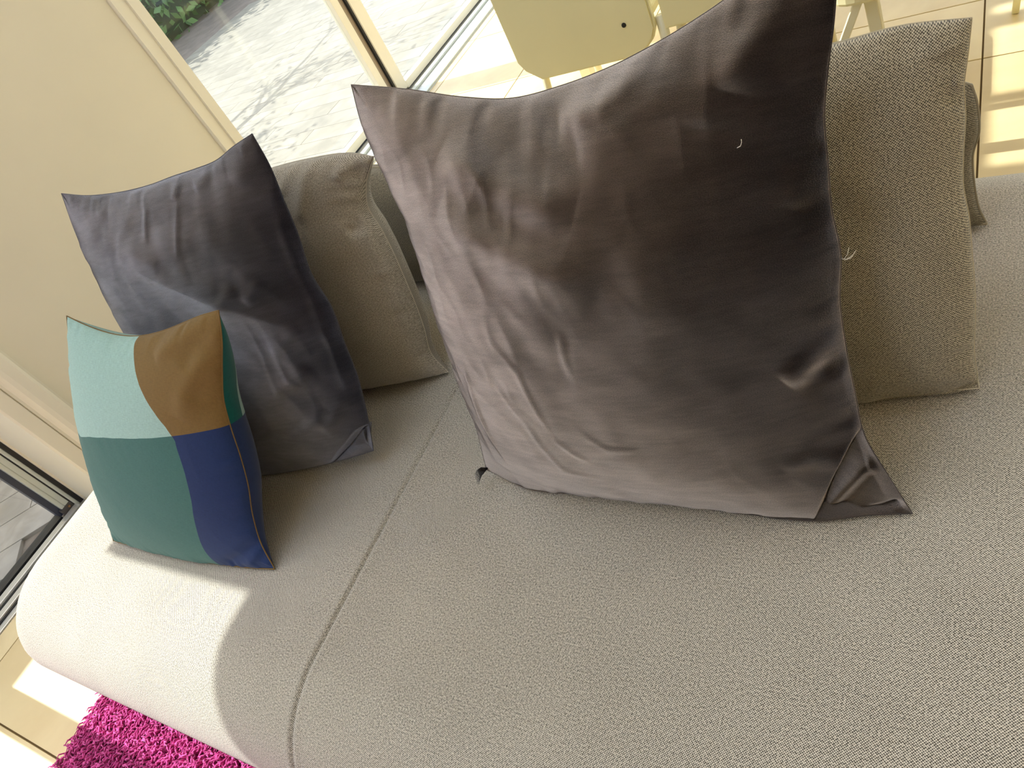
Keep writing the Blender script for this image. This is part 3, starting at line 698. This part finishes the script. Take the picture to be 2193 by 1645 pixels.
SPEC = {'big': {'frame': ((-0.4, 0.522, 0.4), 1.5, 22), 'prof': {'a': 2.05, 'b': 0.72, 'tf': 0.125, 'tb': 0.05}, 'cor': {'TL': [-0.3191, 0.6248], 'TR': [0.285, 0.6247], 'BR': [0.3191, -0.0067], 'BL': [-0.2975, 0.0128]}, 'sides': {'bottom': [[-0.2243, -0.0186], [-0.1381, -0.0206], [-0.0586, -0.0217], [0.0145, -0.0239], [0.0829, -0.0248], [0.147, -0.0295], [0.2086, -0.0297], [0.2664, -0.0153]], 'right': [[0.2952, 0.0472], [0.2732, 0.1015], [0.2662, 0.1617], [0.2606, 0.2195], [0.2585, 0.2747], [0.263, 0.3273], [0.258, 0.3772], [0.258, 0.4251], [0.2583, 0.4706], [0.2645, 0.5126], [0.2725, 0.5517], [0.2786, 0.5893]], 'top': [[-0.2336, 0.6013], [-0.1556, 0.5758], [-0.0847, 0.5595], [-0.0154, 0.5597], [0.0479, 0.5664], [0.1063, 0.5786], [0.1575, 0.5932], [0.2027, 0.6088], [0.2439, 0.6183]], 'left': [[-0.2917, 0.0984], [-0.2953, 0.1754], [-0.2955, 0.249], [-0.2972, 0.3184], [-0.2956, 0.3851], [-0.2982, 0.4473], [-0.3126, 0.5071], [-0.323, 0.5675]]}, 'folds': [([[-0.1675, 0.529], [-0.1333, 0.5032], [-0.0763, 0.465], [-0.0336, 0.4472], [0.0127, 0.4342]], 0.009, 0.026), ([[-0.1812, 0.4626], [-0.1319, 0.4239], [-0.0565, 0.3895], [-0.0128, 0.3656], [0.0232, 0.3378]], 0.01, 0.028), ([[-0.1282, 0.5272], [-0.0858, 0.543], [-0.0483, 0.5471]], -0.006, 0.055), ([[-0.1177, 0.4765], [-0.0596, 0.4363], [0.0041, 0.4051]], -0.004, 0.036), ([[-0.0123, 0.5271], [0.0454, 0.5382], [0.0711, 0.5513], [0.105, 0.5714]], 0.015, 0.017), ([[0.0147, 0.501], [0.053, 0.5114], [0.101, 0.5333], [0.1247, 0.5622]], 0.007, 0.03), ([[-0.0357, 0.5238], [0.0158, 0.5334], [0.0507, 0.5443]], -0.005, 0.02), ([[0.2302, 0.5943], [0.2158, 0.5677], [0.2001, 0.5524], [0.1836, 0.517]], 0.014, 0.02), ([[0.1827, 0.5743], [0.1682, 0.5367], [0.1525, 0.4903]], 0.005, 0.03), ([[0.258, 0.4653], [0.2542, 0.4563], [0.2506, 0.4449]], 0.005, 0.01), ([[0.2578, 0.4395], [0.2503, 0.4339], [0.2392, 0.4165], [0.2315, 0.3902]], 0.008, 0.015), ([[0.2578, 0.2439], [0.2532, 0.2313], [0.2306, 0.2183], [0.2038, 0.2009]], 0.011, 0.015), ([[0.2541, 0.2243], [0.2432, 0.2086], [0.2331, 0.1977]], -0.008, 0.013), ([[0.2671, 0.0796], [0.2191, 0.0908], [0.1898, 0.0803]], 0.005, 0.014), ([[-0.1371, 0.2972], [-0.1012, 0.2493], [-0.0861, 0.1499]], 0.0018, 0.005), ([[-0.1529, 0.2278], [-0.1269, 0.1682]], 0.0014, 0.005), ([[-0.0261, 0.3052], [-0.0287, 0.2699], [-0.0258, 0.2412]], 0.0016, 0.005), ([[-0.226, 0.2104], [-0.2242, 0.0984], [-0.2235, 0.0465]], 0.0022, 0.006), ([[-0.0402, 0.1599], [-0.0087, 0.1332], [0.0341, 0.1318]], 0.0016, 0.005), ([[-0.0879, 0.1461], [-0.0634, 0.1174], [-0.0455, 0.1055]], 0.0018, 0.005), ([[-0.254, 0.1316], [-0.2579, 0.0474], [-0.2099, 0.0344]], 0.0022, 0.007), ([[-0.2153, 0.2584], [-0.2203, 0.1888], [-0.2241, 0.1169]], 0.002, 0.006), ([[-0.1274, 0.1872], [-0.1152, 0.1229], [-0.0984, 0.0755], [-0.0358, 0.0661]], 0.0016, 0.006), ([[-0.0977, 0.2844], [-0.0487, 0.2568], [-0.0193, 0.2479]], -0.003, 0.022), ([[-0.2927, 0.6021], [-0.2969, 0.5903], [-0.3047, 0.5795]], 0.004, 0.009), ([[0.1, 0.411], [0.0877, 0.3529], [0.0947, 0.2897]], 0.003, 0.04)], 'ear': ([[0.2742, 0.1193], [0.2592, 0.0943], [0.2424, 0.0609], [0.2285, 0.0291], [0.2189, 0.0021], [0.2077, -0.027]], 0.03, [([[0.2852, 0.0648], [0.2645, 0.0499], [0.2407, 0.0168], [0.211, -0.0248]], 0.018, 0.01), ([[0.2696, 0.0999], [0.2836, 0.0811], [0.2948, 0.0555]], 0.005, 0.004), ([[0.3152, 0.0101], [0.2868, -0.0047], [0.2655, -0.0127]], -0.012, 0.006)])}, 'left': {'frame': ((-1.28, 0.465, 0.4), 9, 25), 'prof': {'a': 2.05, 'b': 0.7, 'tf': 0.09, 'tb': 0.07}, 'cor': {'TL': [-0.1542, 0.6133], 'TR': [0.3371, 0.5981], 'BR': [0.3361, 0.0263], 'BL': [-0.27, -0.005]}, 'sides': {'bottom': [[-0.1938, -0.01], [-0.1177, -0.0131], [-0.0417, -0.0135], [0.0342, -0.0111], [0.1099, -0.0061], [0.1854, 0.0017], [0.2608, 0.0121]], 'right': [[0.3532, 0.1019], [0.3632, 0.1731], [0.3628, 0.2379], [0.3638, 0.3011], [0.3481, 0.3655], [0.352, 0.4284], [0.3496, 0.4883], [0.348, 0.5436]], 'top': [[-0.0945, 0.596], [-0.0358, 0.5858], [0.0221, 0.5794], [0.0806, 0.5767], [0.1369, 0.5777], [0.191, 0.5771], [0.2433, 0.5787], [0.2907, 0.5899]], 'left': [[-0.208, 0.0634], [-0.1728, 0.1368], [-0.1578, 0.214], [-0.1565, 0.2937], [-0.1622, 0.3748], [-0.1682, 0.4559], [-0.1677, 0.5358]]}, 'folds': [([[0.0636, 0.5771], [0.0782, 0.5387], [0.073, 0.4833]], 0.0022, 0.006), ([[0.1581, 0.5412], [0.155, 0.5086], [0.1422, 0.4448]], 0.0016, 0.006), ([[-0.0298, 0.5814], [-0.0376, 0.5684], [-0.0496, 0.5479]], 0.003, 0.012), ([[0.2319, 0.5756], [0.2241, 0.5618], [0.1987, 0.5502]], 0.006, 0.014), ([[0.1705, 0.5733], [0.1589, 0.5587], [0.1526, 0.538]], 0.004, 0.01), ([[-0.0106, 0.4899], [0.0515, 0.468], [0.0936, 0.4407]], 0.005, 0.02), ([[0.3376, 0.5881], [0.3086, 0.564], [0.2911, 0.5292]], 0.005, 0.02), ([[0.3419, 0.5658], [0.3461, 0.5197], [0.3415, 0.4369], [0.3425, 0.3728], [0.3535, 0.3227], [0.354, 0.2387], [0.3476, 0.156], [0.3276, 0.1195]], 0.009, 0.01), ([[0.3637, 0.5523], [0.3596, 0.501], [0.352, 0.433], [0.3651, 0.3499], [0.3646, 0.2898]], -0.004, 0.008), ([[0.2349, 0.3773], [0.1985, 0.3535], [0.1613, 0.3359]], 0.004, 0.012), ([[0.2847, 0.3787], [0.2434, 0.351]], 0.003, 0.01), ([[0.318, 0.2879], [0.2791, 0.2672], [0.2434, 0.2591]], 0.004, 0.012), ([[0.305, 0.2141], [0.2555, 0.1927], [0.2059, 0.1859]], 0.004, 0.014), ([[0.2996, 0.1289], [0.2353, 0.0923], [0.1757, 0.0767]], 0.005, 0.014), ([[0.3431, 0.1585], [0.2979, 0.1078], [0.2671, 0.0839]], 0.004, 0.01)], 'ear': ([[0.3597, 0.0821], [0.3234, 0.0724], [0.2755, 0.0389], [0.2091, -0.006], [0.1879, -0.0258]], 0.022, [([[0.3156, 0.0667], [0.3244, 0.0369]], 0.004, 0.004)])}, 'teal': {'frame': ((-1.31, 0.278, 0.4), 2.5, 30), 'prof': {'a': 2.3, 'b': 0.62, 'tf': 0.062, 'tb': 0.115, 'bb': 0.56}, 'cor': {'TL': [-0.1059, 0.4777], 'TR': [0.321, 0.4577], 'BR': [0.2552, -0.0085], 'BL': [-0.2492, -0.0065]}, 'sides': {'bottom': [[-0.1932, -0.0111], [-0.1372, -0.0153], [-0.0811, -0.0183], [-0.0251, -0.02], [0.031, -0.0205], [0.087, -0.0196], [0.1431, -0.0175], [0.1992, -0.0142]], 'right': [[0.2399, 0.0421], [0.2425, 0.0985], [0.2562, 0.1558], [0.2606, 0.2096], [0.26, 0.2608], [0.2649, 0.3119], [0.285, 0.3622], [0.3072, 0.4109]], 'top': [[-0.0593, 0.4593], [-0.0124, 0.4442], [0.0346, 0.434], [0.082, 0.4294], [0.1295, 0.4303], [0.1773, 0.4357], [0.2253, 0.4439], [0.2732, 0.4524]], 'left': [[-0.2415, 0.0497], [-0.232, 0.1054], [-0.2207, 0.1606], [-0.2075, 0.2152], [-0.1922, 0.2692], [-0.1745, 0.3224], [-0.1544, 0.375], [-0.1316, 0.4267]]}, 'folds': [([[0.2911, 0.4497], [0.2604, 0.4391], [0.2135, 0.4207], [0.1668, 0.3949]], 0.006, 0.016), ([[0.3, 0.4235], [0.2667, 0.4091], [0.2299, 0.3762]], -0.004, 0.016), ([[0.2952, 0.3881], [0.2626, 0.3722], [0.2225, 0.3295], [0.195, 0.2921]], 0.005, 0.02), ([[0.309, 0.0901], [0.2397, 0.0442], [0.198, 0.0165], [0.12, -0.016]], -0.01, 0.012), ([[0.2388, 0.0242], [0.1889, -0.0094]], 0.006, 0.008), ([[0.2923, 0.0778], [0.2223, 0.0263], [0.1444, -0.0156]], 0.007, 0.01), ([[0.2812, 0.3576], [0.2502, 0.341], [0.2264, 0.3198]], -0.004, 0.016)], 'hcurve': [[0.0, 0.5506], [0.125, 0.5506], [0.25, 0.5901], [0.375, 0.6109], [0.5, 0.6171], [0.625, 0.6131], [0.75, 0.603], [0.875, 0.5912], [1.0, 0.5819]], 'vcurve': [[0.4824, 1.0], [0.5236, 0.94], [0.5672, 0.88], [0.6163, 0.82], [0.6704, 0.76], [0.7257, 0.7], [0.7746, 0.64], [0.8063, 0.58], [0.8045, 0.56], [0.8048, 0.448], [0.7956, 0.336], [0.777, 0.224], [0.749, 0.112], [0.7224, 0.0]]}, 'cusl': {'frame': ((-1.22, 0.685, 0.4), 12, 19), 'prof': {'a': 4, 'b': 0.45, 'tf': 0.07, 'tb': 0.11}, 'cor': {'TL': [-0.34, 0.4], 'TR': [0.3485, 0.4204], 'BR': [0.317, -0.0105], 'BL': [-0.34, -0.0]}, 'sides': {'bottom': [[-0.2462, -0.0017], [-0.1523, -0.0039], [-0.0585, -0.0059], [0.0354, -0.0077], [0.1292, -0.0093], [0.2231, -0.0107]], 'right': [[0.2966, 0.0376], [0.3049, 0.0933], [0.3082, 0.1468], [0.3084, 0.1983], [0.3075, 0.2481], [0.3036, 0.2961], [0.2958, 0.342], [0.3145, 0.385]], 'top': [[-0.2299, 0.4148], [-0.1295, 0.4299], [-0.034, 0.4433], [0.0559, 0.4554], [0.1398, 0.4582], [0.2184, 0.4523], [0.2917, 0.4411]], 'left': [[-0.3169, 0.1126], [-0.3168, 0.2103], [-0.3144, 0.3031]]}, 'folds': [([[0.2042, 0.4532], [0.1894, 0.4405], [0.1695, 0.4119]], 0.005, 0.01), ([[0.2536, 0.4475], [0.2289, 0.4303], [0.2045, 0.3857], [0.1858, 0.358]], 0.006, 0.012), ([[0.2982, 0.4393], [0.2994, 0.4311], [0.2811, 0.4027]], 0.006, 0.01), ([[0.326, 0.4294], [0.3108, 0.4271], [0.297, 0.4094]], 0.005, 0.009), ([[0.3105, 0.3834], [0.3193, 0.4042], [0.3349, 0.4141]], -0.01, 0.01), ([[0.2957, 0.3414], [0.2993, 0.3114], [0.3047, 0.2304], [0.3016, 0.0989], [0.2962, 0.0394]], -0.006, 0.005), ([[0.2932, 0.3365], [0.2947, 0.3086], [0.2984, 0.2266], [0.296, 0.0995]], 0.004, 0.009), ([[0.289, 0.3281], [0.2768, 0.3182], [0.2649, 0.3142]], -0.006, 0.012), ([[0.3084, 0.1922], [0.2942, 0.1914]], -0.004, 0.01), ([[0.3051, 0.0971], [0.2857, 0.0733]], -0.004, 0.01), ([[0.298, 0.0271], [0.3085, 0.0031], [0.2954, -0.0092]], -0.01, 0.008)]}, 'cusr': {'frame': ((-0.36, 0.715, 0.4), 5, 18), 'prof': {'a': 3.4, 'b': 0.42, 'tf': 0.075, 'tb': 0.11}, 'cor': {'TL': [-0.33, 0.42], 'TR': [0.346, 0.4386], 'BR': [0.343, -0.0214], 'BL': [-0.33, -0.0]}, 'sides': {'bottom': [[-0.2341, -0.0097], [-0.1381, -0.0177], [-0.042, -0.0233], [0.0541, -0.0266], [0.1503, -0.0275], [0.2466, -0.026]], 'right': [[0.3388, 0.035], [0.3407, 0.0813], [0.3415, 0.1279], [0.3397, 0.1732], [0.338, 0.2164], [0.3332, 0.2588], [0.3344, 0.2984], [0.3375, 0.3366], [0.3372, 0.3716], [0.3417, 0.4038]], 'top': [[-0.2135, 0.4271], [-0.1091, 0.4335], [-0.0151, 0.4392], [0.07, 0.4444], [0.1475, 0.4488], [0.219, 0.4483], [0.2846, 0.4485]], 'left': [[-0.3214, 0.1194], [-0.3218, 0.2262], [-0.3208, 0.3252]]}, 'folds': [([[0.3358, 0.3703], [0.3299, 0.3648], [0.3227, 0.3553]], -0.006, 0.012), ([[0.3391, 0.3885], [0.3323, 0.3804], [0.3255, 0.3815]], 0.005, 0.012), ([[0.2959, 0.447], [0.2897, 0.4403], [0.2661, 0.4321]], -0.004, 0.02), ([[0.318, 0.4437], [0.3276, 0.4313], [0.3312, 0.4121]], 0.004, 0.02), ([[0.3353, -0.0002], [0.3284, -0.0096], [0.3203, -0.0199]], -0.006, 0.01)]}}


# ---- back row: one long bolster, its beige greyed for shade, lying along the rear of the platform
def bolster():
    O = (-.75, 1.06, .39)
    sp = dict(frame=(O, 0, 12), prof=dict(a=3.6, b=.5, tf=.08, tb=.09),
              cor=dict(TL=(-.72, .26), TR=(.715, .22), BR=(.735, .0), BL=(-.72, .0)),
              sides=dict(top=[(-.5, .28), (-.30, .26), (-.1, .295), (.08, .335), (.26, .345), (.42, .335), (.6, .28)], bottom=[(-.4, -.01), (0, -.01), (.4, -.01)],
                         left=[(-.73, .1), (-.73, .2)], right=[(.722, .04), (.716, .11), (.724, .15), (.722, .19)]), folds=[([(-.32, .26), (-.26, .23), (-.2, .24)], -.012, .014)])
    g = pillow_geo(sp, 90, .006, .001, 21, drape=(0, -.5))
    r = pillow_root('bolster_cushion', g, 'beige woven bolster behind the front cushions, shade put into its colour', 'cushion')
    closed_pillow('cover', g, M['back'], r); tube('welt', seam_loop(g), .0022, M['back'], r, 5, True); settle(r)
bolster()

# ---- beige back cushions
g = pillow_geo(SPEC['cusl'], 150, .004, .0004, 31, fold_gain=1.15, drape=(.55, -.45))
r = pillow_root('back_cushion', g, 'beige back cushion with folded-over top, between the charcoal and the largest velvet pillow', 'cushion', 'beige back cushions on the sofa')
closed_pillow('cover', g, M['cush_grey'], r); tube('welt', seam_loop(g), .0009, M['cush_grey'], r, 5, True); settle(r)
g = pillow_geo(SPEC['cusr'], 140, .012, .0008, 37, fold_gain=1.8, drape=(.02, -.8))
r = pillow_root('back_cushion', g, 'beige back cushion half hidden behind the large velvet pillow, right end free', 'cushion', 'beige back cushions on the sofa')
closed_pillow('cover', g, M['cush'], r); tube('welt', seam_loop(g), .0009, M['cush'], r, 5, True); settle(r)

# ---- velvet pillows
SPEC['left']['folds'].append(([(-.07, .0), (.04, .19), (.15, .38)], -.047, .165))     # pressed in where the small pillow leans on it
g = pillow_geo(SPEC['left'], 190, .007, .0022, 3, fold_gain=1.2, drape=(.9, -.5))
r = pillow_root('velvet_pillow', g, 'charcoal velvet pillow at the window end, behind the colour-block pillow', 'pillow', 'dark velvet pillows on the sofa')
closed_pillow('cover', g, M['velvet2'], r); tube('seam', seam_loop(g), .0008, M['velvet2'], r, 5, True); settle(r)
g = pillow_geo(SPEC['big'], 240, .005, .0020, 0, fold_gain=1.25, drape=(.3, -.6))
r = pillow_root('velvet_pillow', g, 'largest pillow, brown velvet, leaning in the middle of the sofa', 'pillow', 'dark velvet pillows on the sofa')
closed_pillow('cover', g, M['velvet'], r); tube('seam', seam_loop(g), .0008, M['velvet'], r, 5, True)
N = g['N']; er = g['F'][N-1]                       # right-hand seam
j = int(np.argmin(np.abs(er[:, 2]-.70))); p = Vector(map(float, er[j]))
for k, (dx, dz) in enumerate(((.010, .004), (.013, .008), (.008, .010))):
    tube('loose_thread', [p, p+Vector((dx*.5, -.004, dz*.3)), p+Vector((dx, -.005, dz)), p+Vector((dx*1.25, -.003, dz*1.3+.002*k))], .0004, M['white_thread'], r, 4)
p = Vector(map(float, g['F'][4, 6]))
for k in range(12):
    a = 2.3+k*.2; d = Vector((-abs(math.cos(a))*.012-.004, -.012-.002*k, math.sin(a)*.008+.004))
    tube('fringe', [p, p+d*.5+Vector((0, 0, .004)), p+d*.9], [.0012, .0008, .0004], M['zipper'], r, 4)
mid = g['F'][int(N*.79), int(N*.70)]; q = Vector(map(float, mid+g['n']*.002))
tube('lint', [q, q+Vector((.004, -.001, .002)), q+Vector((.006, -.001, .006)), q+Vector((.006, 0, .009))], .0004, M['white_thread'], r, 4)
settle(r)

# ---- colour-block pillow: four sewn panels, a two-tone back
sp = SPEC['teal']
g = pillow_geo(sp, 160, .0015, .0005, 12, sp['hcurve'], sp['vcurve'], fold_gain=1.2, drape=(.8, -.35))
r = pillow_root('colour_block_pillow', g, 'small colour-block cotton pillow in aqua, olive, teal and navy in front of the charcoal one', 'pillow')
N = g['N']; m = N//2
def panel(A, sl, mat, name, label):
    P = g[A][sl[0], sl[1]]; uv = g['p2'][sl[0], sl[1]]; a, b = P.shape[:2]; idx = np.arange(a*b).reshape(a, b)
    q = np.stack([idx[:-1, :-1], idx[1:, :-1], idx[1:, 1:], idx[:-1, 1:]], -1).reshape(-1, 4)
    if A == 'B': q = q[:, ::-1]
    o = mesh_obj(name, P.reshape(-1, 3), q, mat, r, True, uv.reshape(-1, 2)); o['label'] = label
lo, hi = slice(0, m+1), slice(m, N)
panel('F', (lo, hi), M['aqua'], 'front_panel', 'pale aqua panel'); panel('F', (hi, hi), M['olive'], 'front_panel', 'olive brown panel')
panel('F', (lo, lo), M['teal'], 'front_panel', 'muted teal panel'); panel('F', (hi, lo), M['navy'], 'front_panel', 'navy panel')
k1, k2 = int(N*.84), N
panel('B', (slice(k1, N), slice(m, N)), M['dteal'], 'back_panel', 'deep teal back panel'); panel('B', (slice(0, k1+1), slice(m, N)), M['aqua'], 'back_panel', 'pale aqua back panel')
panel('B', (slice(0, N), slice(0, m+1)), M['navy'], 'back_panel', 'navy back panel')
lp = seam_loop(g); tube('seam', lp, .0012, M['olive'], r, 5, True)
settle(r)

# ---------------------------------------------------------------- dining chairs and table behind the sofa
def shell(name, w, z0, z1, y, cut, mat, parent, x, th=.026):
    """upright back board with clipped lower corners and rounded upper ones"""
    h = w/2; pts = []
    pts += [(-h+cut[0], z0), (h-cut[1], z0)]
    if cut[1]: pts += [(h-cut[1]*.25, z0+cut[2]*.55), (h, z0+cut[2])]
    for a in np.linspace(0, math.pi/2, 6): pts.append((h-.05+.05*math.cos(a), z1-.05+.05*math.sin(a)))
    for a in np.linspace(math.pi/2, math.pi, 6): pts.append((-h+.05+.05*math.cos(a), z1-.05+.05*math.sin(a)))
    if cut[0]: pts += [(-h, z0+cut[2]), (-h+cut[0]*.25, z0+cut[2]*.55)]
    n = len(pts)
    V = [(x+p[0], y, p[1]) for p in pts]+[(x+p[0], y+th, p[1]) for p in pts]
    bm = bmesh.new(); vs = [bm.verts.new(v) for v in V]
    bm.faces.new(vs[:n]); bm.faces.new(vs[n:][::-1])
    for i in range(n): bm.faces.new((vs[i], vs[(i+1) % n], vs[n+(i+1) % n], vs[n+i]))
    bmesh.ops.recalc_face_normals(bm, faces=bm.faces)
    es = [e for e in bm.edges if abs(e.verts[0].co.y-e.verts[1].co.y) < 1e-6]
    bmesh.ops.bevel(bm, geom=es, offset=.006, segments=2, affect='EDGES')
    return bm_obj(name, bm, mat, parent)
def round_seat(name, x0, x1, y0, y1, z, mat, parent, th=.03, rad=.06):
    pts = []
    for cx_, cy_, a0 in ((x1-rad, y1-rad, 0), (x0+rad, y1-rad, 90), (x0+rad, y0+rad, 180), (x1-rad, y0+rad, 270)):
        for a in np.linspace(a0, a0+90, 6): pts.append((cx_+rad*math.cos(math.radians(a)), cy_+rad*math.sin(math.radians(a))))
    o = prism(name, pts, z-th, z, mat, parent)
    md = o.modifiers.new('bevel', 'BEVEL'); md.width = .008; md.segments = 2; md.limit_method = 'ANGLE'
    return o

ca = empty('dining_chair', (-1.04, 2.22, 0), 'cream dining chair with a clipped back board and black screw cap, by the glass doors', 'chair', 'cream dining chairs behind the sofa')
shell('backrest', .46, .352, .86, 2.0, (.06, .06, .07), M['chair'], ca, -1.042)
bm = bmesh.new(); bmesh.ops.create_cone(bm, cap_ends=True, segments=20, radius1=.0075, radius2=.006, depth=.004, matrix=Matrix.Translation((-.897, 1.999, .451)) @ Matrix.Rotation(math.pi/2, 4, 'X'))
bm_obj('screw_cap', bm, M['cap'], ca)
round_seat('seat', -1.25, -.83, 2.02, 2.44, .46, M['chair'], ca)
for x, y, fx, fy in ((-.80, 2.03, -.80, 2.0), (-1.22, 2.06, -1.25, 2.0), (-.86, 2.40, -.84, 2.46), (-1.22, 2.40, -1.25, 2.46)):
    tube('leg', [(x, y, .44), ((x+fx)/2, (y+fy)/2, .22), (fx, fy, 0)], [.015, .014, .012], M['steel'], ca, 10)
settle(ca)
cb = empty('dining_chair', (-.60, 2.22, 0), 'cream dining chair with a rounded back board, showing just above the large velvet pillow', 'chair', 'cream dining chairs behind the sofa')
shell('backrest', .36, .415, .86, 1.985, (0, 0, .0), M['chair'], cb, -.60)
round_seat('seat', -.78, -.43, 2.01, 2.40, .46, M['chair'], cb)
for x, y, fx, fy in ((-.75, 2.04, -.77, 2.0), (-.46, 2.04, -.44, 2.0), (-.75, 2.36, -.77, 2.42), (-.46, 2.36, -.44, 2.42)):
    tube('leg', [(x, y, .44), ((x+fx)/2, (y+fy)/2, .22), (fx, fy, 0)], [.015, .014, .012], M['steel'], cb, 10)
settle(cb)
cc = empty('dining_chair', (-.1, 2.1, 0), 'cream dining chair whose splayed pale legs show above the right beige cushion', 'chair', 'cream dining chairs behind the sofa')
round_seat('seat', -.335, .12, 1.79, 2.27, .475, M['chair'], cc, .035)
shell('backrest', .44, .47, .86, 2.25, (.0, .0, .0), M['chair'], cc, -.108)
def flat_leg(name, p0, p1, w0, w1, d, mat, parent):
    p0, p1 = Vector(p0), Vector(p1); bm = bmesh.new(); vs = []
    for p, w in ((p0, w0), (p1, w1)):
        for sx, sy in ((-1, -1), (1, -1), (1, 1), (-1, 1)): vs.append(bm.verts.new((p.x+sx*w/2, p.y+sy*d/2, p.z)))
    bm.faces.new(vs[:4][::-1]); bm.faces.new(vs[4:])
    for i in range(4): bm.faces.new((vs[i], vs[(i+1) % 4], vs[4+(i+1) % 4], vs[4+i]))
    bmesh.ops.recalc_face_normals(bm, faces=bm.faces); bmesh.ops.bevel(bm, geom=list(bm.edges), offset=.002, segments=1, affect='EDGES')
    return bm_obj(name, bm, mat, parent)
flat_leg('leg', (-.269, 1.81, .445), (-.475, 1.81, 0), .021, .019, .022, M['steel'], cc)
flat_leg('leg', (-.248, 1.83, .445), (-.212, 1.83, 0), .028, .024, .030, M['steel'], cc)
flat_leg('leg', (.058, 2.26, .445), (.030, 2.468, 0), .020, .018, .020, M['chair'], cc)
flat_leg('leg', (.075, 2.18, .445), (.068, 2.388, 0), .034, .030, .030, M['steel'], cc)
settle(cc)

tb = empty('dining_table', (-.5, 3.0, 0), 'cream dining table standing behind the chairs', 'table')
round_seat('tabletop', -1.5, .35, 2.55, 3.45, .745, M['chair'], tb, .03, .08)
for x, y in ((-1.40, 2.66), (.26, 2.66), (-1.40, 3.34), (.26, 3.34)): flat_leg('leg', (x, y, .715), (x, y, 0), .05, .045, .05, M['steel'], tb)
settle(tb)
